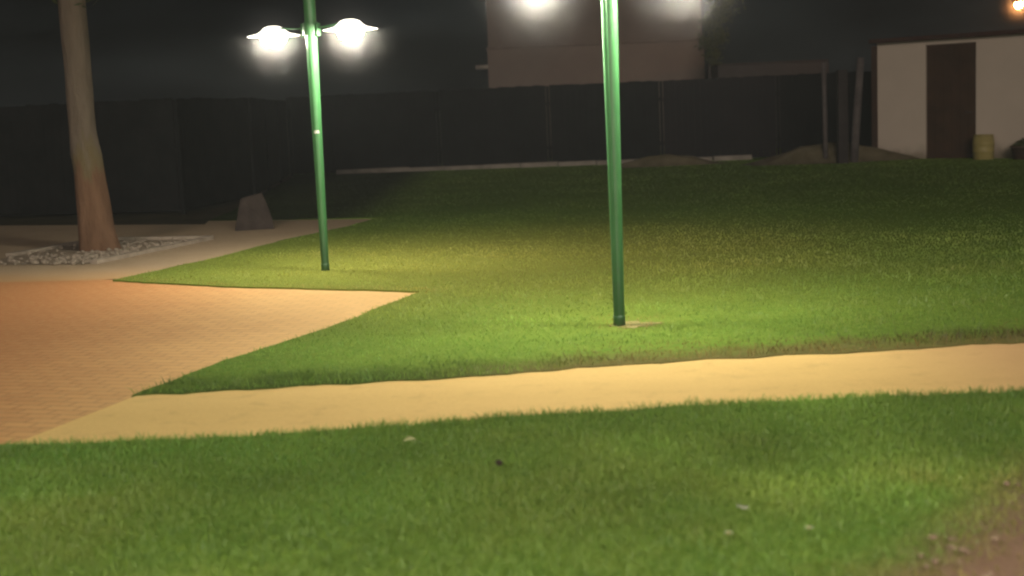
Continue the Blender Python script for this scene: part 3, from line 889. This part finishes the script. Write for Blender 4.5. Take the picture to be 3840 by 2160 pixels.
def mat_halo():
    m, nt, out = new_mat('lamp_halo')
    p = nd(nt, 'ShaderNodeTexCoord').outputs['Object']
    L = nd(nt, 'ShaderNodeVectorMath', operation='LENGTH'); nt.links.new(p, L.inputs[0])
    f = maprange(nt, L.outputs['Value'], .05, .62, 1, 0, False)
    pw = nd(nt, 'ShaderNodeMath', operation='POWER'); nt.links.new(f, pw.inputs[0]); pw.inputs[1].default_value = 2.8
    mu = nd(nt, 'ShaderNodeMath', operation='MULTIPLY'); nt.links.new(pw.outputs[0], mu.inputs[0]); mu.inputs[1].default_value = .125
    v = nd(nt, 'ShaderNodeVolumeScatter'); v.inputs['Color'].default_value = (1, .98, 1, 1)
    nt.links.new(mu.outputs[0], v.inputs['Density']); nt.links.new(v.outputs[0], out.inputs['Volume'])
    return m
mm = mat_halo(); bloom_halo = None
for x, y, rz, _ in posts[:2] + [(13.15 - .46, 34.12, 0, '')]:      # halo volumes added around the lit lamps, imitating lens bloom
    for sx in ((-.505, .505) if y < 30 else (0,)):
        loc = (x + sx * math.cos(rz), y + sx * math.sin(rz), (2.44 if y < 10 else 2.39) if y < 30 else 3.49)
        if bloom_halo is None:
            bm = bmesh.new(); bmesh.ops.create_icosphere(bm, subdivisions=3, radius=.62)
            bloom_halo = obj('bloom_halo', bm, mm, None, True); o = bloom_halo
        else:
            o = bloom_halo.copy(); C.objects.link(o)
        o.location = loc; struct(o, 'added halo volume imitating lens bloom around a lit lamp', 'stuff')

w = bpy.data.worlds.new('World'); sc.world = w; w.use_nodes = True
nt = w.node_tree
for n in list(nt.nodes): nt.nodes.remove(n)
out = nt.nodes.new('ShaderNodeOutputWorld'); bg = nt.nodes.new('ShaderNodeBackground')
sky = nt.nodes.new('ShaderNodeTexSky'); sky.sky_type = 'NISHITA'; sky.sun_disc = False
SUN_EL, SUN_AZ = R(13), R(185)
sky.sun_elevation = SUN_EL; sky.sun_rotation = SUN_AZ
tc = nt.nodes.new('ShaderNodeTexCoord')
mp = nt.nodes.new('ShaderNodeMapping'); mp.inputs['Scale'].default_value = (2.2, 2.2, 9); nt.links.new(tc.outputs['Generated'], mp.inputs[0])
cl = noise_tex(nt, mp.outputs[0], 1.6, 5, .55)
cf = ramp(nt, cl, [(.40, (.25, .25, .26)), (.68, (2.6, 2.65, 2.7))])
grey = mix(nt, .85, sky.outputs[0], (2.0, 2.25, 2.4))
nt.links.new(mix(nt, 1.0, grey, cf, 'MULTIPLY'), bg.inputs[0])
bg.inputs[1].default_value = .0019
nt.links.new(bg.outputs[0], out.inputs[0])

sun = bpy.data.lights.new('sun', 'SUN'); sun.energy = .9; sun.angle = R(14); sun.color = (1, .84, .70)
so = bpy.data.objects.new('sun', sun); C.objects.link(so)
dirv = Vector((math.sin(SUN_AZ) * math.cos(SUN_EL), math.cos(SUN_AZ) * math.cos(SUN_EL), math.sin(SUN_EL)))
so.rotation_euler = dirv.to_track_quat('Z', 'Y').to_euler(); so.location = (0, -5, 8)

cam = bpy.data.cameras.new('camera'); co = bpy.data.objects.new('camera', cam); C.objects.link(co)
cam.sensor_width = 36; cam.lens = 36 * 3450 / 2576; cam.clip_start = .05; cam.clip_end = 2000
p_, r_ = R(7.6), R(2.45)
up0 = Vector((0, math.sin(p_), math.cos(p_))); fw = Vector((0, math.cos(p_), -math.sin(p_))); rt0 = Vector((1, 0, 0))
rt = rt0 * math.cos(r_) - up0 * math.sin(r_); up = rt0 * math.sin(r_) + up0 * math.cos(r_)
co.matrix_world = Matrix(((rt.x, up.x, -fw.x, 0), (rt.y, up.y, -fw.y, 0), (rt.z, up.z, -fw.z, 1.6), (0, 0, 0, 1)))
cam.dof.use_dof = True; cam.dof.focus_distance = 12.5; cam.dof.aperture_fstop = (cam.lens / 1000) / .030
sc.camera = co

sc.render.engine = 'CYCLES'
sc.cycles.use_denoising = True
sc.cycles.max_bounces = 4; sc.cycles.volume_bounces = 0; sc.cycles.transparent_max_bounces = 8
sc.cycles.sample_clamp_indirect = 4
sc.cycles.filter_width = 2.2
sc.view_settings.view_transform = 'Standard'; sc.view_settings.look = 'None'; sc.view_settings.exposure = 0; sc.view_settings.gamma = 1
